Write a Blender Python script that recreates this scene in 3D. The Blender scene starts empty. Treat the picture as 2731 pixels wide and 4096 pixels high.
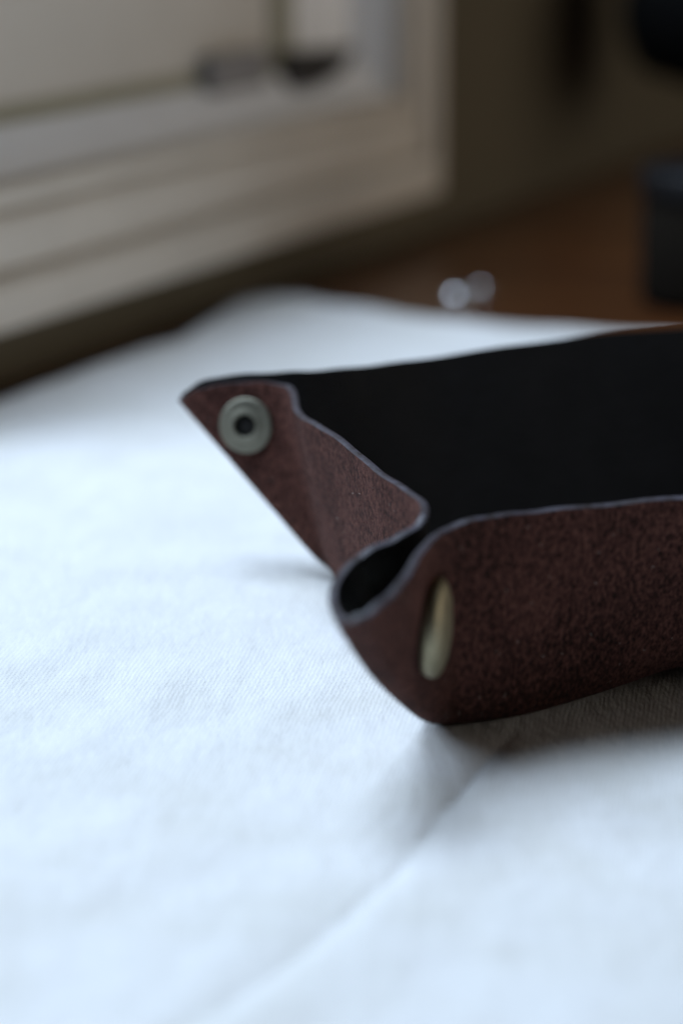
import bpy, math, random
import numpy as np
from mathutils import Vector, Matrix
random.seed(7); rng = np.random.default_rng(11)
S = 0.001                                   # everything below is written in millimetres
sc = bpy.context.scene
COL = sc.collection
R = math.radians

# ------------------------------------------------------------------ camera, world, light, exposure
cd = bpy.data.cameras.new("camera"); cam = bpy.data.objects.new("camera", cd); COL.objects.link(cam)
cam.location = (0, 0, 0.147); cam.rotation_euler = (R(75), 0, 0)
cd.sensor_fit = 'HORIZONTAL'; cd.sensor_width = 15.0; cd.lens = 55.0
cd.clip_start = 0.01; cd.clip_end = 20
cd.dof.use_dof = True; cd.dof.focus_distance = 0.451; cd.dof.aperture_fstop = 4.5
sc.camera = cam
wd = bpy.data.worlds.new("World"); sc.world = wd; wd.use_nodes = True
bg = wd.node_tree.nodes['Background']; bg.inputs[0].default_value = (0.80, 0.78, 0.72, 1); bg.inputs[1].default_value = 0.008

def area(name, loc, target, sx, sy, power, color):
    l = bpy.data.lights.new(name, 'AREA'); l.shape = 'RECTANGLE'; l.size = sx; l.size_y = sy
    l.energy = power; l.color = color
    o = bpy.data.objects.new(name, l); COL.objects.link(o); o.location = loc
    o.rotation_euler = (Vector(target) - Vector(loc)).to_track_quat('-Z', 'Y').to_euler()
    return o
area("window_light", (-1.00, 0.50, 0.80), (0.02, 0.42, 0.0), 0.6, 0.6, 10.5, (0.67, 0.815, 1.0))
area("overhead_fill", (-0.32, 0.67, 0.97), (0.02, 0.48, 0.0), 0.5, 0.5, 12.8, (0.67, 0.815, 1.0))  # added second lamp overhead, brightens cloth the low wall would shade
area("frame_fill", (1.20, 0.72, 0.24), (0.0, 0.85, 0.05), 1.2, 0.6, 4.0, (1.0, 0.91, 0.80))  # added warm fill from the right to brighten the window frame
sc.view_settings.view_transform = 'Standard'; sc.view_settings.look = 'None'
sc.view_settings.exposure = 0; sc.view_settings.gamma = 1
sc.cycles.use_denoising = True
sc.cycles.max_bounces = 8

# ------------------------------------------------------------------ material helpers
class NT:
    def __init__(s, name):
        s.m = bpy.data.materials.new(name); s.m.use_nodes = True
        s.t = s.m.node_tree; s.b = s.t.nodes['Principled BSDF']
    def n(s, typ, **kw):
        d = s.t.nodes.new(typ)
        for k, v in kw.items():
            if k.startswith('_'): setattr(d, k[1:], v)
            else: d.inputs[k.replace('__', ' ')].default_value = v
        return d
    def l(s, a, b): s.t.links.new(a, b)
    def co(s, scale=(1, 1, 1), rot=(0, 0, 0)):
        c = s.n('ShaderNodeTexCoord'); mp = s.n('ShaderNodeMapping')
        mp.inputs['Scale'].default_value = scale; mp.inputs['Rotation'].default_value = rot
        s.l(c.outputs['Object'], mp.inputs['Vector']); return mp.outputs['Vector']
    def noise(s, vec, scale, detail=4, rough=0.6):
        d = s.n('ShaderNodeTexNoise', Scale=scale, Detail=detail, Roughness=rough); s.l(vec, d.inputs['Vector']); return d.outputs['Fac']
    def ramp(s, fac, stops):
        d = s.n('ShaderNodeValToRGB'); s.l(fac, d.inputs['Fac']); e = d.color_ramp.elements
        while len(e) < len(stops): e.new(0.5)
        for q, (p, c) in zip(e, stops): q.position = p; q.color = (*c, 1)
        return d.outputs['Color']
    def bump(s, h, dist, strength=1.0, prev=None):
        d = s.n('ShaderNodeBump'); d.inputs['Distance'].default_value = dist; d.inputs['Strength'].default_value = strength
        s.l(h, d.inputs['Height'])
        if prev is not None: s.l(prev, d.inputs['Normal'])
        return d.outputs['Normal']
    def math(s, op, a, b=None):
        d = s.n('ShaderNodeMath', _operation=op)
        for i, x in enumerate((a, b)):
            if x is None: continue
            if isinstance(x, (int, float)): d.inputs[i].default_value = x
            else: s.l(x, d.inputs[i])
        return d.outputs[0]

def m_plain(name, col, rough, metal=0.0, var=0.0, vscale=200, spec=0.5, bump=0):
    t = NT(name); t.b.inputs['Roughness'].default_value = rough; t.b.inputs['Metallic'].default_value = metal
    t.b.inputs['Specular IOR Level'].default_value = spec
    v = t.co(); f = t.noise(v, vscale)
    lo = tuple(c * (1 - var) for c in col); hi = tuple(min(1, c * (1 + var)) for c in col)
    t.l(t.ramp(f, [(0.3, lo), (0.7, hi)]), t.b.inputs['Base Color'])
    if bump: t.l(t.bump(t.noise(v, vscale * 4), bump), t.b.inputs['Normal'])
    return t.m

def m_suede():
    t = NT('brown_suede'); t.b.inputs['Roughness'].default_value = 1.0; t.b.inputs['Specular IOR Level'].default_value = 0.12
    v = t.co((1, 1, 0.5))
    f1 = t.noise(v, 1500, 5, 0.75); f2 = t.noise(v, 60, 3, 0.6); f3 = t.noise(v, 3200, 3, 0.6)
    mix = t.math('ADD', t.math('MULTIPLY', f1, 0.68), t.math('ADD', t.math('MULTIPLY', f2, 0.17), t.math('MULTIPLY', f3, 0.15)))
    c = t.ramp(mix, [(0.41, (0.005, 0.0025, 0.002)), (0.455, (0.029, 0.011, 0.0085)), (0.50, (0.080, 0.030, 0.0235)), (0.60, (0.175, 0.074, 0.056))])
    t.l(c, t.b.inputs['Base Color'])
    t.b.inputs['Sheen Weight'].default_value = 0.10; t.b.inputs['Sheen Roughness'].default_value = 0.5
    t.b.inputs['Sheen Tint'].default_value = (0.75, 0.5, 0.45, 1)
    n = t.bump(f1, 0.0006, 1.0); n = t.bump(f3, 0.0002, 1.0, n); t.l(n, t.b.inputs['Normal'])
    return t.m
def m_fibre():
    t = NT('suede_fibre'); t.b.inputs['Roughness'].default_value = 1.0; t.b.inputs['Specular IOR Level'].default_value = 0.1
    f = t.noise(t.co(), 900, 3)
    t.l(t.ramp(f, [(0.35, (0.018, 0.008, 0.006)), (0.65, (0.10, 0.046, 0.036))]), t.b.inputs['Base Color'])
    return t.m
def m_lining():
    t = NT('black_leather'); t.b.inputs['Roughness'].default_value = 0.5; t.b.inputs['Specular IOR Level'].default_value = 0.35
    v = t.co(); t.l(t.ramp(t.noise(v, 90), [(0.3, (0.0045, 0.0038, 0.0038)), (0.7, (0.0095, 0.0082, 0.0082))]), t.b.inputs['Base Color'])
    w = t.n('ShaderNodeTexVoronoi', Scale=900); t.l(v, w.inputs['Vector'])
    t.l(t.bump(w.outputs['Distance'], 0.00012, 0.6), t.b.inputs['Normal'])
    return t.m
def m_edge():
    t = NT('burnished_edge'); t.b.inputs['Roughness'].default_value = 0.42; t.b.inputs['Specular IOR Level'].default_value = 0.6
    v = t.co(); f = t.noise(v, 420, 4)
    t.l(t.ramp(f, [(0.35, (0.022, 0.015, 0.015)), (0.65, (0.068, 0.060, 0.075))]), t.b.inputs['Base Color'])
    t.l(t.bump(t.noise(v, 1500), 0.00015), t.b.inputs['Normal'])
    return t.m
def m_cloth():
    t = NT('white_cotton'); t.b.inputs['Roughness'].default_value = 0.95; t.b.inputs['Specular IOR Level'].default_value = 0.15
    v = t.co(rot=(0, 0, R(9)))
    # slight wander of the threads
    ns = t.n('ShaderNodeTexNoise', Scale=70, Detail=2); t.l(v, ns.inputs['Vector'])
    sub = t.n('ShaderNodeVectorMath', _operation='SUBTRACT'); t.l(ns.outputs['Color'], sub.inputs[0]); sub.inputs[1].default_value = (.5, .5, .5)
    scl = t.n('ShaderNodeVectorMath', _operation='SCALE'); t.l(sub.outputs[0], scl.inputs[0]); scl.inputs['Scale'].default_value = 0.0012
    add = t.n('ShaderNodeVectorMath', _operation='ADD'); t.l(v, add.inputs[0]); t.l(scl.outputs[0], add.inputs[1])
    sep = t.n('ShaderNodeSeparateXYZ'); t.l(add.outputs[0], sep.inputs[0])
    P = 2 * math.pi / 0.00080
    sx = t.math('ADD', t.math('SINE', t.math('MULTIPLY', sep.outputs[0], P)), 1.0); sy = t.math('ADD', t.math('SINE', t.math('MULTIPLY', sep.outputs[1], P)), 1.0)
    h = t.math('SUBTRACT', 1.0, t.math('MULTIPLY', t.math('MULTIPLY', sx, sy), 0.25))
    slub = t.noise(t.co((40, 900, 1), (0, 0, R(9))), 1.0, 3); slub2 = t.noise(t.co((900, 40, 1), (0, 0, R(9))), 1.0, 3)
    fine = t.noise(v, 1400, 3)
    hh = t.math('ADD', h, t.math('MULTIPLY', fine, 0.6))
    hh = t.math('MULTIPLY', t.math('ADD', hh, t.math('MULTIPLY', t.math('ADD', slub, slub2), 0.5)), 0.55)
    n = t.bump(hh, 0.00006, 1.0); n = t.bump(t.noise(t.co((1, .45, 1), (0, 0, R(-60))), 110, 5, 0.65), 0.0014, 0.6, n); cr = t.n('ShaderNodeTexVoronoi', Scale=42, _feature='DISTANCE_TO_EDGE'); wv = t.n('ShaderNodeVectorMath', _operation='ADD'); ws = t.n('ShaderNodeVectorMath', _operation='SCALE'); ws.inputs['Scale'].default_value = 0.02
    wn = t.n('ShaderNodeTexNoise', Scale=30, Detail=3); t.l(v, wn.inputs['Vector']); t.l(wn.outputs['Color'], ws.inputs[0]); t.l(v, wv.inputs[0]); t.l(ws.outputs[0], wv.inputs[1]); t.l(wv.outputs[0], cr.inputs['Vector'])
    n = t.bump(t.math('MINIMUM', cr.outputs['Distance'], 0.12), 0.0016, 0.35, n)
    t.l(n, t.b.inputs['Normal'])
    c1 = t.ramp(hh, [(0.5, (0.66, 0.655, 0.635)), (1.0, (0.81, 0.81, 0.805))])
    st = t.ramp(t.noise(v, 45, 5), [(0.35, (0.93, 0.925, 0.90)), (0.6, (1, 1, 1))])
    mx = t.n('ShaderNodeMix', _data_type='RGBA', _blend_type='MULTIPLY'); mx.inputs['Factor'].default_value = 1
    t.l(c1, mx.inputs[6]); t.l(st, mx.inputs[7]); t.l(mx.outputs[2], t.b.inputs['Base Color'])
    return t.m
def m_wood():
    t = NT('varnished_wood'); t.b.inputs['Roughness'].default_value = 0.28; t.b.inputs['Specular IOR Level'].default_value = 0.45
    v = t.co((1.2, 14, 14), (0, 0, R(65)))
    f = t.noise(v, 5, 6, 0.65)
    t.l(t.ramp(f, [(0.3, (0.035, 0.012, 0.005)), (0.55, (0.080, 0.028, 0.009)), (0.75, (0.14, 0.050, 0.014))]), t.b.inputs['Base Color'])
    t.l(t.bump(f, 0.0002, 0.5), t.b.inputs['Normal'])
    return t.m

M = dict(suede=m_suede(), fibre=m_fibre(), lining=m_lining(), edge=m_edge(), cloth=m_cloth(), wood=m_wood(),
    brass=m_plain('antique_brass', (0.32, 0.285, 0.19), 0.55, 1.0, 0.12, 300),
    nickel=m_plain('dull_nickel', (0.60, 0.59, 0.52), 0.38, 1.0, 0.10, 400),
    postmetal=m_plain('dull_post_metal', (0.20, 0.19, 0.145), 0.5, 0.6, 0.10, 400),
    lintm=m_plain('pale_lint', (0.45, 0.40, 0.36), 0.9, 0, 0.2, 300),
    matte=m_plain('matte_black', (0.003, 0.003, 0.003), 0.9, 0, 0.2, 50, 0.08),
    silver=m_plain('bright_silver', (0.85, 0.86, 0.88), 0.18, 1.0, 0.05),
    hole=m_plain('recess_shade', (0.004, 0.003, 0.002), 0.7, 0, 0.2),  # near-black colour standing for shade in the post's hole
    frame=m_plain('cream_paint', (0.64, 0.59, 0.52), 0.45, 0, 0.05, 25),
    bead=m_plain('white_bead_paint', (0.90, 0.91, 0.93), 0.3, 0, 0.03, 25),
    strip=m_plain('olive_strip', (0.30, 0.28, 0.20), 0.6, 0, 0.06, 25),
    pane_a=m_plain('beige_pane', (0.64, 0.60, 0.54), 0.25, 0, 0.05, 12),
    pane_b=m_plain('pale_pane', (0.92, 0.92, 0.92), 0.25, 0, 0.04, 12),
    wall=m_plain('olive_wall_paint', (0.095, 0.077, 0.046), 0.9, 0, 0.10, 8),
    black=m_plain('black_plastic', (0.009, 0.007, 0.005), 0.9, 0, 0.2, 50, 0.08),
    lid=m_plain('black_glossy_lid', (0.006, 0.006, 0.007), 0.5, 0, 0.2, 50, 0.2),
    grey=m_plain('grey_plastic', (0.24, 0.23, 0.23), 0.5, 0, 0.15, 80),
    char=m_plain('charcoal_plastic', (0.012, 0.010, 0.010), 0.5, 0, 0.3, 80))

# ------------------------------------------------------------------ object helpers
def tag(o, label=None, cat=None, group=None, kind=None):
    for k, v in (('label', label), ('category', cat), ('group', group), ('kind', kind)):
        if v: o[k] = v
    return o
def mesh(name, verts, faces, m, parent=None, smooth=True, origin=(0, 0, 0)):
    me = bpy.data.meshes.new(name)
    V = (np.asarray(verts, dtype=float) - np.array(origin)) * S
    me.from_pydata(V.tolist(), [], faces); me.materials.append(m)
    if smooth: me.polygons.foreach_set('use_smooth', [True] * len(me.polygons))
    me.update(); o = bpy.data.objects.new(name, me); COL.objects.link(o)
    o.location = [c * S for c in origin]
    if parent is not None:
        o.parent = parent; o.matrix_parent_inverse = Matrix.Translation(-parent.location)
    return o
def empty(name, loc):
    o = bpy.data.objects.new(name, None); COL.objects.link(o); o.location = [c * S for c in loc]; o.empty_display_size = 0.01; return o
def frame_from_normal(n):
    n = Vector(n).normalized(); z = Vector((0, 0, 1)); t = z.cross(n)
    if t.length < 1e-3: t = Vector((1, 0, 0))
    t.normalize(); b = n.cross(t); return np.array(t), np.array(b), np.array(n)
def lathe(profile, c, n, seg=48):
    """profile: (radius, height) list, axis n through c"""
    t, b, n = frame_from_normal(n); c = np.array(c, float); vs = []; fs = []
    for r, h in profile:
        for k in range(seg):
            a = 2 * math.pi * k / seg
            vs.append(c + n * h + (t * math.cos(a) + b * math.sin(a)) * r)
    for i in range(len(profile) - 1):
        for k in range(seg):
            k2 = (k + 1) % seg
            fs.append((i * seg + k, i * seg + k2, (i + 1) * seg + k2, (i + 1) * seg + k))
    fs.append(tuple(range(seg))[::-1]); fs.append(tuple((len(profile) - 1) * seg + k for k in range(seg)))
    return vs, fs
def recalc(o):
    import bmesh
    bm = bmesh.new(); bm.from_mesh(o.data); bmesh.ops.recalc_face_normals(bm, faces=bm.faces); bm.to_mesh(o.data); bm.free(); return o
def bevel(o, w, seg=3):
    md = o.modifiers.new('bevel', 'BEVEL'); md.width = w * S; md.segments = seg; md.limit_method = 'ANGLE'; return o

# ------------------------------------------------------------------ table
tv = [(-700, -250), (900, -250), (900, 1900), (-700, 1900)]
vs = [(x, y, -31) for x, y in tv] + [(x, y, -2.0) for x, y in tv]
o = mesh('table', vs, [(3, 2, 1, 0), (4, 5, 6, 7), (0, 1, 5, 4), (1, 2, 6, 5), (2, 3, 7, 6), (3, 0, 4, 7)], M['wood'], smooth=False)
tag(o, 'dark brown varnished wooden table top under the white cloth', 'table')

# ------------------------------------------------------------------ wall and window (wall runs away to the right)
W0 = np.array((-97.0, 699.0)); WU = np.array((.417, .909)); WN = np.array((.909, -.417))
def wp(s, z, off): p = W0 + WU * s + WN * off; return (p[0], p[1], z)
def wbox(name, s0, s1, z0, z1, o0, o1, m, parent=None, bev=0):
    vs = [wp(s, z, q) for q in (o0, o1) for z in (z0, z1) for s in (s0, s1)]
    ob = mesh(name, vs, [(0, 1, 3, 2), (4, 6, 7, 5), (0, 4, 5, 1), (2, 3, 7, 6), (0, 2, 6, 4), (1, 5, 7, 3)], m, parent, False, origin=wp((s0 + s1) / 2, z0, o0))
    recalc(ob)
    if bev: bevel(ob, bev)
    return ob
# opening for the window: s -420..322, z 16..250
SL, SR, ZB, ZT = -75, 306, 15.2, 146
wv = [(-92, 1100, -2.0, ZB + 5), (-92, 1100, ZT - 5, 152), (-92, SL + 5, ZB + 5, ZT - 5), (SR - 5, 1100, ZB + 5, ZT - 5)]
vs, fs = [], []
for s0, s1, z0, z1 in wv:
    k = len(vs); vs += [wp(s, z, q) for q in (-40, 0) for z in (z0, z1) for s in (s0, s1)]
    fs += [tuple(k + i for i in f) for f in [(0, 1, 3, 2), (4, 6, 7, 5), (0, 4, 5, 1), (2, 3, 7, 6), (0, 2, 6, 4), (1, 5, 7, 3)]]
o = mesh('wall', vs, fs, M['wall'], smooth=False); recalc(o); tag(o, kind='structure')

win = empty('window', wp(0, ZB, 0))
tag(win, 'cream moulded window frame with a beige and a paler pane behind the table', 'window')
def rail(name, prof, m):
    """mitred picture-frame moulding; prof = list of (inset from outer edge, protrusion)"""
    vs, fs = [], []
    for d, q in prof:
        for s, z in ((SL + d * .65, ZB + d), (SR - d * .65, ZB + d), (SR - d * .65, ZT - d * .65), (SL + d * .65, ZT - d * .65)): vs.append(wp(s, z, q))
    n = len(prof)
    for i in range(n - 1):
        for k in range(4):
            k2 = (k + 1) % 4; fs.append((i * 4 + k, i * 4 + k2, (i + 1) * 4 + k2, (i + 1) * 4 + k))
    ob = mesh(name, vs, fs, m, win, False); recalc(ob); return ob
rail('outer_moulding', [(0, 0), (0, 9), (1.5, 9.5), (9, 10), (12.8, 9.3), (14.6, 7.5), (15.4, 5), (15.9, 2)], M['frame'])
rail('middle_moulding', [(15.6, 4), (17, 6), (19, 6.2), (28, 6.6), (30.5, 6), (32, 4.5), (32.6, 1)], M['frame'])
rail('inner_moulding', [(32.1, 2.5), (33.5, 4.5), (35, 5), (38.5, 5), (39.8, 3), (40.2, 0)], M['frame'])
rail('sash_bead', [(40.0, 0.6), (40.3, -1), (41, -3), (45.5, -6), (46.2, -9)], M['bead'])
rail('glazing_bead', [(45.9, -8), (46.3, -6.8), (47, -8), (52, -12), (54, -18)], M['bead'])
wbox('pane', SL + 32, 205, ZB + 47, ZT - 25, -20, -15, M['pane_a'], win)
wbox('pane', 220, 276, ZB + 47, ZT - 25, -20, -14, M['pane_b'], win)
wbox('reveal_strip', 276.1, 288, ZB + 47, ZT - 25, -20, -13, M['frame'], win)
wbox('mullion', 205.1, 219.9, ZB + 47, ZT - 25, -20, -12.5, M['strip'], win, 1)
wbox('pane_border', SL + 36, 205, ZB + 53, ZB + 58, -15, -14, M['strip'], win, 0.3)
# small things on the sill ledge
o = wbox('latch_box', 149, 190, 65.5, 78.5, -13, -8, M['grey'], None, 1.0)
tag(o, 'small blurred grey block on the window ledge, left of the black one', 'latch')
vs = []
for q in (-12.5, -7.5):
    for s, z in ((207, 60), (226, 60), (252, 65.5), (264, 73.5), (207, 76.0)): vs.append(wp(s, z, q))
o = mesh('sash_catch', vs, [(0, 1, 2, 3, 4), (9, 8, 7, 6, 5), (0, 5, 6, 1), (1, 6, 7, 2), (2, 7, 8, 3), (3, 8, 9, 4), (4, 9, 5, 0)], M['char'], None, False, origin=wp(214, 62, -13))
recalc(o); bevel(o, 1.5); tag(o, 'small blurred black wedge on the window ledge below the paler pane', 'latch')

# ------------------------------------------------------------------ cloth
C0 = np.array((-33.0, 826.0)); E1 = np.array((.887, -.462)); E2 = np.array((-.350, -.937))
TOPP = np.array([C0, (-26.0, 827.0), (-12.0, 823.0), (11.0, 803.5), (34.4, 782.3), (57.6, 773.0), (80.3, 764.5), (105.2, 757.4)])
LEFP = np.array([C0, (-35.5, 812.0), (-39.2, 793.5), (-45.0, 768.6), (-50.5, 747.4), (-60.2, 735.8), (-69.0, 717.2), (-76.3, 703.0), (-82.9, 685.9), (-93.0, 666.5)])
TOPP = np.vstack([TOPP, TOPP[-1] + E1 * 330]); LEFP = np.vstack([LEFP, LEFP[-1] + E2 * 560])
def along(P, n):
    d = np.concatenate([[0], np.cumsum(np.hypot(*np.diff(P, axis=0).T))]); t = np.linspace(0, d[-1], n)
    Q = np.stack([np.interp(t, d, P[:, 0]), np.interp(t, d, P[:, 1])], -1)
    for _ in range(3): Q[1:-1] = 0.25 * Q[:-2] + 0.5 * Q[1:-1] + 0.25 * Q[2:]
    return Q, t
NA, NB = 470, 700
TQ, ta = along(TOPP, NA); LQ, tb = along(LEFP, NB)
A_, B_ = np.meshgrid(ta, tb)
TQ[:, 1] += 0.35 * np.sin(ta / 5.0); LQ[:, 0] += 0.35 * np.sin(tb / 6.0)
X = TQ[None, :, 0] + LQ[:, None, 0] - C0[0]; Y = TQ[None, :, 1] + LQ[:, None, 1] - C0[1]
crease = np.array([(70, 480), (48, 437), (33.3, 412.0), (23.1, 385.3), (14.9, 361.5), (8.6, 342.1), (-4.0, 316.3), (-15.1, 297.4), (-40, 262), (-80, 220), (-160, 160)], float)
def signed(X, Y, pl):
    best = np.full(X.shape, 1e9); sgn = np.zeros(X.shape); tt = np.zeros(X.shape)
    for i in range(len(pl) - 1):
        p, q = pl[i], pl[i + 1]; d = q - p; L = np.hypot(*d); d = d / L
        rx, ry = X - p[0], Y - p[1]; t = np.clip(rx * d[0] + ry * d[1], 0, L)
        cx, cy = rx - t * d[0], ry - t * d[1]; D = np.hypot(cx, cy); cross = d[0] * ry - d[1] * rx
        m = D < best; best[m] = D[m]; sgn[m] = np.sign(cross[m]); tt[m] = (i + (t / L))[m]
    return best * sgn, tt
q, tt = signed(X, Y, crease)                # >0 = right of the crease
amp = np.interp(tt, [0, 1, 2, 3, 4, 6, 8, 10], [.4, .6, .8, .75, .7, 1.0, 1.0, .3])
Z = np.where(q > 0, -1.1 * amp * np.exp(-q / 1.1), -1.1 * amp * np.exp(q / 2.0)) + 0.3 * amp * np.exp(-((q - 6) / 6.0) ** 2)
ZC = Z; Z = np.zeros_like(ZC)      # crease kept apart, softer folds next
def fold(x0, y0, ang, length, width, h):
    c, s = math.cos(R(ang)), math.sin(R(ang))
    u = (X - x0) * c + (Y - y0) * s; v = -(X - x0) * s + (Y - y0) * c
    v = v + 0.0012 * u * u * (1 if h > 0 else -1)
    return 0.6 * h * np.exp(-(v / width) ** 2) * np.exp(-(u / length) ** 2)
for f in [(-20, 395, 62, 40, 5, .55), (-33, 372, 55, 30, 5, -.5), (-10, 372, 58, 28, 4, .35), (-25, 470, 40, 45, 9, .8), (-45, 520, 30, 50, 9, -.9),
          (-30, 430, 68, 35, 6, .55), (-20, 340, 48, 35, 6, -.45), (-5, 330, 35, 30, 7, .35), (25, 340, 60, 30, 9, .35),
          (45, 370, 20, 25, 7, .25), (-60, 600, 60, 60, 12, .5), (-50, 440, 60, 40, 6, -.5)]:
    Z += fold(*f)
for _ in range(46):
    lam = rng.uniform(9, 60); an = rng.normal(R(150), 0.5); ph = rng.uniform(0, 6.28)
    kx, ky = math.cos(an) * 6.283 / lam, math.sin(an) * 6.283 / lam
    Z += 0.0009 * lam * np.clip((860 - Y) / 300, 0.35, 1) * np.sin(kx * X + ky * Y + ph + 0.8 * np.sin(Y / rng.uniform(30, 80) + ph))
Z *= 1 - 0.8 * np.exp(-(np.hypot(X - 12, Y - 378) / 34) ** 2); Z += ZC
edge_d = np.minimum(A_, B_); Z += 0.6 * np.exp(-edge_d / 8) * (0.4 + np.sin((A_ + B_) / 11) ** 2)
# flatten below the tray so that it rests on the cloth
tc = np.array((75, 462.0)); ex = np.array((.966, .259)); fx = np.array((-.259, .966))
lu = np.abs((X - tc[0]) * ex[0] + (Y - tc[1]) * ex[1]) / 82; lv = np.abs((X - tc[0]) * fx[0] + (Y - tc[1]) * fx[1]) / 50
msk = np.clip((np.maximum(lu, lv) - 0.85) / 0.3, 0, 1); Z = Z * msk
Z = Z - 0.9 * np.exp(-edge_d / 10); Z = np.clip(Z, -1.85, 3.0) 
Zt = Z
vs = np.stack([X, Y, Zt], -1).reshape(-1, 3)
idx = np.arange(NA * NB).reshape(NB, NA)
fs = np.stack([idx[:-1, :-1], idx[1:, :-1], idx[1:, 1:], idx[:-1, 1:]], -1).reshape(-1, 4).tolist()
cl = mesh('cloth', vs, fs, M['cloth']); tag(cl, 'wrinkled white cotton cloth spread under the brown leather tray', 'cloth')
sd = cl.modifiers.new('thick', 'SOLIDIFY'); sd.thickness = 0.0006; sd.offset = 1

# ------------------------------------------------------------------ tray: a sheet of leather with pinched corners
NL = np.array((17.0, 410.5)); FL = np.array((-2.0, 493.0)); ex = np.array((.966, .259)); fx = np.array((-.259, .966)); LEN = 150.0
def arc(c, r, a0, a1, n): return [(c[0] + r * math.cos(R(a0 + (a1 - a0) * i / (n - 1))), c[1] + r * math.sin(R(a0 + (a1 - a0) * i / (n - 1)))) for i in range(n)]
# rim point (x, y, z) , base point (x, y, z)
front = [((87.0, 415.0, 39.6), (88.0, 429.5, 2.6)), ((72.0, 412.0, 39.8), (73.0, 426.0, 3.6)), ((57.6, 408.8, 40), (58.0, 422.5, 3.8)), ((46, 405.3, 40), (47, 417.5, 2.2)), ((34.6, 401.4, 40), (36.5, 411.4, 1.2)), ((27.5, 397.8, 40), (29.2, 406.6, 0.9)), ((21.8, 394.3, 40), (24.2, 404.0, 0.9))]
nf_r = [(16.7, 390.0, 39.5), (12.8, 381.3, 39), (10.7, 373.5, 38), (8.6, 366.0, 37), (5.8, 360.2, 36), (2.8, 356.9, 35), (-0.2, 360.3, 34), (-1.4, 369.3, 34), (-0.8, 377.1, 34.5), (1.4, 383.5, 35.5), (4.6, 387.4, 37), (8.7, 390.8, 38), (12.4, 394.8, 39), (13.8, 399.0, 40)]
nf_b = [(22.3 - 0.75 * i, 409.9 + (0 if i < 8 else 0.4 * (i - 7)), 1.0) for i in range(14)]
nf_b = [(*p, 1.0) for p in arc((18.2, 407.8), 5.6, 285, 195, 14)]
leftw = [((13.2, 407.1, 40), (13.6, 418.5, 1.0)), ((10.1, 417.3, 40), (12.0, 426.0, 1.0)), ((5.9, 429.7, 40), (9.7, 436.5, 1.0)), ((1.6, 444.9, 40), (6.6, 450.0, 1.0)), ((-3.1, 458.9, 40), (3.6, 463.5, 1.0)), ((-6.5, 467.4, 40), (1.4, 473, 1.0)), ((-8.7, 476.8, 40), (-0.4, 481, 1.0))]
ff_r = [(-9.3, 487.4, 40), (-10.2, 495.5, 40), (-12.9, 500.0, 40), (-18.7, 502.6, 40), (-25.6, 504.6, 39), (-30.0, 505.7, 37.6), (-32.6, 506.9, 35.6), (-33.4, 508.6, 35.2), (-31.8, 510.0, 36.8), (-27.5, 509.9, 39.2), (-19.5, 508.2, 40.4), (-11.0, 508.3, 40.6)]
ff_b = [(*p, 1.0) for p in arc((2.6, 490.0), 4.6, 195, 110, 12)]
back = [((-3.4, 510.5, 40.6), (6.0, 496.4, 1.0)), ((6.5, 514.5, 41), (16, 499, 1.0)), ((18.2, 519.5, 41.5), (28, 502.3, 1.0)), ((37.5, 525.5, 43), (45, 507, 1.0)), ((57, 531, 44.2), (62, 511.5, 1.0)), ((77, 534.5, 45), (79, 516, 1.0))]
ctrl = front + list(zip(nf_r, nf_b)) + leftw + list(zip(ff_r, ff_b)) + back
# right half = the left half mirrored about the tray's middle
mid = (NL + FL) / 2 + ex * (LEN / 2)
def mir(p):
    d = np.array(p[:2]) - mid; e, f = d @ ex, d @ fx
    q = mid - ex * e + fx * f; return (q[0], q[1], p[2])
right = [(mir(r), mir(b_)) for r, b_ in ctrl[1:-1]][::-1]
ctrl = ctrl + right[0:] 
CR = np.array([c[0] for c in ctrl]); CB = np.array([c[1] for c in ctrl]); K = len(ctrl)
def crom(P, per):
    out = []
    for i in range(K):
        p0, p1, p2, p3 = P[(i - 1) % K], P[i], P[(i + 1) % K], P[(i + 2) % K]
        for j in range(per):
            t = j / per
            out.append(0.5 * ((2 * p1) + (-p0 + p2) * t + (2 * p0 - 5 * p1 + 4 * p2 - p3) * t * t + (-p0 + 3 * p1 - 3 * p2 + p3) * t ** 3))
    return np.array(out)
PER = 12
RR = crom(CR, PER); BB = crom(CB, PER)
for _ in range(4): RR = 0.25 * np.roll(RR, 1, 0) + 0.5 * RR + 0.25 * np.roll(RR, -1, 0)
for _ in range(6): BB = 0.25 * np.roll(BB, 1, 0) + 0.5 * BB + 0.25 * np.roll(BB, -1, 0)
U = len(RR)
wob = 0.22 * np.sin(np.arange(U) * 0.11) + 0.12 * np.sin(np.arange(U) * 0.43 + 1)
RR[:, 2] += wob * 0.8
cen = np.array([mid[0], mid[1], 1.6]); 
FF = BB + (cen - BB) * np.clip(9.0 / np.linalg.norm(BB - cen, axis=1), 0, 1)[:, None]; FF[:, 2] = BB[:, 2] + 0.2
rings = []
for t in (0.06, .2, .4, .6, .8): # floor rings, from the middle outward
    rings.append(cen + (FF - cen) * t)
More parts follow.
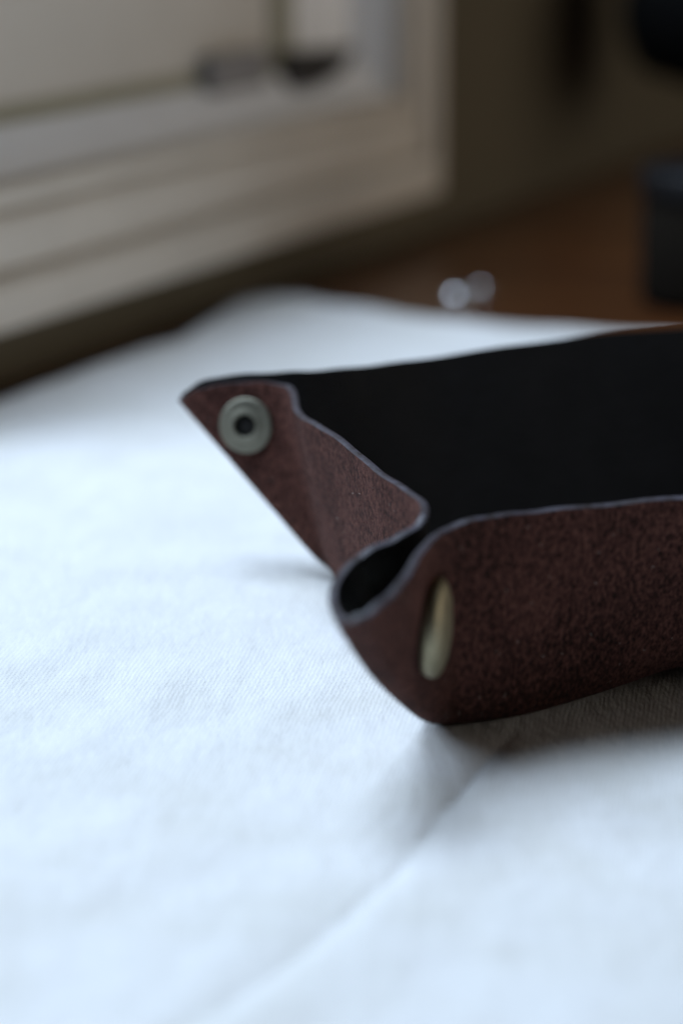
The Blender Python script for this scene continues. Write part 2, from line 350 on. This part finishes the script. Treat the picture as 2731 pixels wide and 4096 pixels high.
# the folds of the pinched corners belly out a little
BUL = np.zeros_like(RR)
for c_, w_, d_, h_ in ((np.array((0.5, 360.0)), 12.0, np.array((-.5, -.87, 0)), 2.6), (np.array(mir((0.5, 360.0, 0))[:2]), 12.0, np.array((.87, -.5, 0)), 2.6)):
    BUL += (np.exp(-((np.hypot(RR[:, 0] - c_[0], RR[:, 1] - c_[1])) / w_) ** 2))[:, None] * d_ * h_
knee = BB + (RR - BB) * 0.20 + BUL * math.sin(math.pi * 0.1)
for t in np.linspace(0, 1, 9):
    rings.append((1 - t) ** 2 * FF + 2 * t * (1 - t) * (BB) + t ** 2 * knee)
for t in np.linspace(0.26, 1, 15):
    p = BB + (RR - BB) * t + BUL * math.sin(math.pi * min(1, max(0, t - 0.1) / 0.9)) ; rings.append(p)
G = np.array(rings)                       # [V, U, 3]
NV = G.shape[0]
du = np.roll(G, -1, 1) - np.roll(G, 1, 1); dv = np.gradient(G, axis=0)
N = np.cross(dv, du); N /= np.maximum(np.linalg.norm(N, axis=2, keepdims=True), 1e-9)
if N[3, 0, 2] < 0: N = -N                 # up = inner (lining) side
for _ in range(3): N = 0.25 * np.roll(N, 1, 1) + 0.5 * N + 0.25 * np.roll(N, -1, 1)
N /= np.maximum(np.linalg.norm(N, axis=2, keepdims=True), 1e-9)
TH = 0.66
IN = G + N * TH; OUT = G - N * TH
def grid_faces(nv, nu, flip=False):
    i = np.arange(nv * nu).reshape(nv, nu); r = np.roll(i, -1, 1)
    f = np.stack([i[:-1], r[:-1], r[1:], i[1:]], -1).reshape(-1, 4)
    return (f[:, ::-1] if flip else f).tolist()
tray = empty('leather_tray', (mid[0], mid[1], 0.2))
tag(tray, 'brown suede valet tray with black lining and pinched snap corners on white cloth', 'tray')
def sheet(name, Gs, m):
    f = grid_faces(Gs.shape[0], U); v = Gs.reshape(-1, 3).tolist(); c = len(v); v.append(list(Gs[0].mean(0)))
    f += [(c, (i + 1) % U, i) for i in range(U)]
    return mesh(name, v, f, m, tray)
sheet('lining', IN, M['lining']); body = sheet('suede_shell', OUT, M['suede'])
tag(body, 'brown rough suede outside of the tray')
up = G[-1] - G[-2]; up /= np.linalg.norm(up, axis=1, keepdims=True)
e0, e1 = IN[-1], OUT[-1]
E = np.array([e0 * (1 - t) + e1 * t + up * (0.14 * math.sin(math.pi * t)) for t in (0, .12, .3, .5, .7, .88, 1)])
mesh('rim_edge', E.reshape(-1, 3), grid_faces(7, U), M['edge'], tray)
# suede nap: loose fibres on the outside
def nap(n, ln=1.0, wd=0.045):
    vs, fs = [], []
    vi = rng.uniform(8, NV - 1.02, n)
    lens = np.linalg.norm(np.roll(OUT[-1], -1, 0) - OUT[-1], axis=1)
    vis = np.arange(U); w = lens.copy(); w[int(U * .58):] *= 0.15; w /= w.sum()
    ui = rng.choice(vis, n, p=w)
    for v_, u_ in zip(vi, ui):
        i = int(v_); t = v_ - i; u2 = (u_ + 1) % U; s = rng.random()
        p = (OUT[i, u_] * (1 - t) + OUT[i + 1, u_] * t) * (1 - s) + (OUT[i, u2] * (1 - t) + OUT[i + 1, u2] * t) * s
        nn = -N[i, u_]; d = rng.normal(size=3); d -= nn * (d @ nn); d /= np.linalg.norm(d) + 1e-9
        L = rng.uniform(0.35, 1.0) * (2.0 if v_ < 12 else 1.0); side = np.cross(d, nn) * wd
        q = p + d * L * 0.8 * ln + nn * rng.uniform(0.05, 0.38); k = len(vs)
        vs += [p - side, p + side, q]; fs.append((k, k + 1, k + 2))
    return vs, fs
vs, fs = nap(60000); o = mesh('suede_nap', vs, fs, M['fibre'], tray, False); tag(o, kind='stuff')
vs, fs = nap(260, 0.9, 0.07); o = mesh('lint', vs, fs, M['lintm'], tray, False); tag(o, kind='stuff')

# ------------------------------------------------------------------ snaps
def surf(rx, ry, t):
    """point and outward normal of the outer sheet under rim point nearest (rx,ry)"""
    u = int(np.argmin(np.hypot(RR[:, 0] - rx, RR[:, 1] - ry)))
    v = NV - 15 + (t - 0.26) / 0.74 * 14; i = int(round(v))
    nn = -N[max(0, i - 2):i + 3, (np.arange(u - 3, u + 4)) % U].mean((0, 1)); nn /= np.linalg.norm(nn)
    return OUT[i, u], nn, IN[i, u]
def post(rx, ry, t, mirror=False):
    p, n, _ = surf(rx, ry, t)
    p = p + n * 0.15
    prof = [(5.7, -1.2), (5.75, 0.2), (5.6, 0.42), (5.2, 0.55), (4.4, 0.62), (3.4, 0.70), (2.9, 0.95), (2.55, 1.02), (2.35, 0.85), (2.3, 0.3), (2.3, -0.6), (2.2, -1.2)]
    v, f = lathe(prof, p, n); f = f[:-2]
    k = mesh('snap_post', v, f, M['postmetal'], tray); recalc(k)
    v, f = lathe([(2.35, -1.0), (2.33, 0.12), (0.1, 0.05)], p, n, 24); h = mesh('hole_shade_disc', v, f, M['hole'], k)  # black disc closes the opening; the shade inside is put into its colour
    h.parent = k; h.matrix_parent_inverse = k.matrix_world.inverted()
    t_, b_, n_ = frame_from_normal(n); 
    vs, fs = [], []
    for i in range(9):                      # stamped dashes round the upper flange, too small to read
        a = R(90 + (i - 4) * 9.5); rd = t_ * math.cos(a) + b_ * math.sin(a); tn = -t_ * math.sin(a) + b_ * math.cos(a)
        c0 = p + rd * 4.0 + n_ * 0.70; c1 = p + rd * 5.0 + n_ * 0.62; kk = len(vs)
        for c_ in (c0, c1): vs += [c_ - tn * .1, c_ + tn * .1]
        fs.append((kk, kk + 1, kk + 3, kk + 2))
    mk = mesh('stamped_marks', vs, fs, M['hole'], k, False); mk.parent = k; mk.matrix_parent_inverse = Matrix.Identity(4)
    return k
def cap(rx, ry, t, mat, turn=(0, 0, 0)):
    p, n, pi = surf(rx, ry, t); n = n + np.array(turn); n /= np.linalg.norm(n)
    v, f = lathe([(7.6, -0.8), (8.1, 0.2), (8.2, 0.9), (7.9, 1.6), (6.9, 2.2), (5.4, 2.7), (3.4, 3.0), (1.5, 3.15), (0.05, 3.2)], p, n); k = mesh('snap_cap', v, f, mat, tray); recalc(k)
    v, f = lathe([(5.6, -0.3), (6.0, 0.5), (5.7, 1.4), (4.6, 2.3), (3.2, 2.6), (3.0, 1.0), (0.1, 0.9)], pi, -n, 36); k2 = mesh('snap_socket', v, f, M['nickel'], tray); recalc(k2)
post(-24.2, 504.2, 0.80)
cap(11.4, 376.0, 0.65, M['brass'], (.16, .10, 0))
q = mir((-25.0, 504.4, 0)); post(q[0], q[1], 0.80)
q = mir((11.4, 376.0, 0)); cap(q[0], q[1], 0.65, M['brass'])

# ------------------------------------------------------------------ loose snap parts on the table
def loose(x, y, lean, label, r):
    rt = empty('snap_part', (x, y, -2.0)); tag(rt, label, 'snap', 'silver snap parts lying on the table')
    n = (lean, -0.15, 1)
    dome = [(r * math.cos(R(a)), 1.2 + r * 0.8 * math.sin(R(a))) for a in range(0, 90, 9)] + [(.03, 1.2 + r * .8)]
    v, f = lathe([(r * .85, 0.2), (r, .6)] + dome, (x, y, -1.9), n, 32); o = mesh('cap', v, f, M['silver'], rt); recalc(o)
    v, f = lathe([(r * 1.25, 0.05), (r * 1.3, .3), (r * 1.25, .55), (r * .8, .6)], (x, y, -1.9), n, 32); o = mesh('flange', v, f, M['silver'], rt); recalc(o)
loose(38.6, 828, -.1, 'brighter silver snap part on the table, left one of the two beyond the cloth', 4.4)
loose(47.5, 846, .25, 'dimmer silver snap part on the table, right one of the two beyond the cloth', 2.6)

# ------------------------------------------------------------------ black jar and lamp at the right edge
j = empty('jar', (124, 826, -2.0)); tag(j, 'short round black jar standing on the table beyond the right end of the tray', 'jar')
v, f = lathe([(22, 0), (24, 1), (24.5, 4), (24.5, 34), (23.5, 36)], (124, 826, -1.9), (0, 0, 1)); o = mesh('body', v, f, M['black'], j); recalc(o)
v, f = lathe([(25.2, 36.1), (25.6, 37), (25.6, 44), (24.8, 45.2), (22, 45.6), (.05, 45.6)], (124, 826, -1.9), (0, 0, 1)); o = mesh('lid', v, f, M['lid'], j); recalc(o)
lp = empty('desk_lamp', (300, 1120, -2.0)); tag(lp, 'black desk lamp with its head hanging at the upper right corner', 'lamp')
v, f = lathe([(48, 0), (50, 2), (49, 8), (40, 12), (8, 16), (.1, 17)], (300, 1120, -1.9), (0, 0, 1)); o = mesh('base', v, f, M['black'], lp); recalc(o)
v, f = lathe([(3, 0), (3, 230)], (300, 1120, 14), (0, 0, 1), 24); mesh('pole', v, f, M['black'], lp)
v, f = lathe([(3, 0), (3, 170)], (300, 1120, 232), (-.76, 0, -.65), 20); mesh('arm', v, f, M['black'], lp)
prof = [(10, 44), (16, 41)] + [(41 * math.cos(R(a)), 41 * math.sin(R(a))) for a in (62, 45, 28, 12, 0, -12, -24, -38, -50)] + [(22, -33), (.1, -33)]
v, f = lathe(prof, (164, 1120, 75), (.25, 0, 1)); o = mesh('lamp_head', v, f, M['matte'], lp); recalc(o)
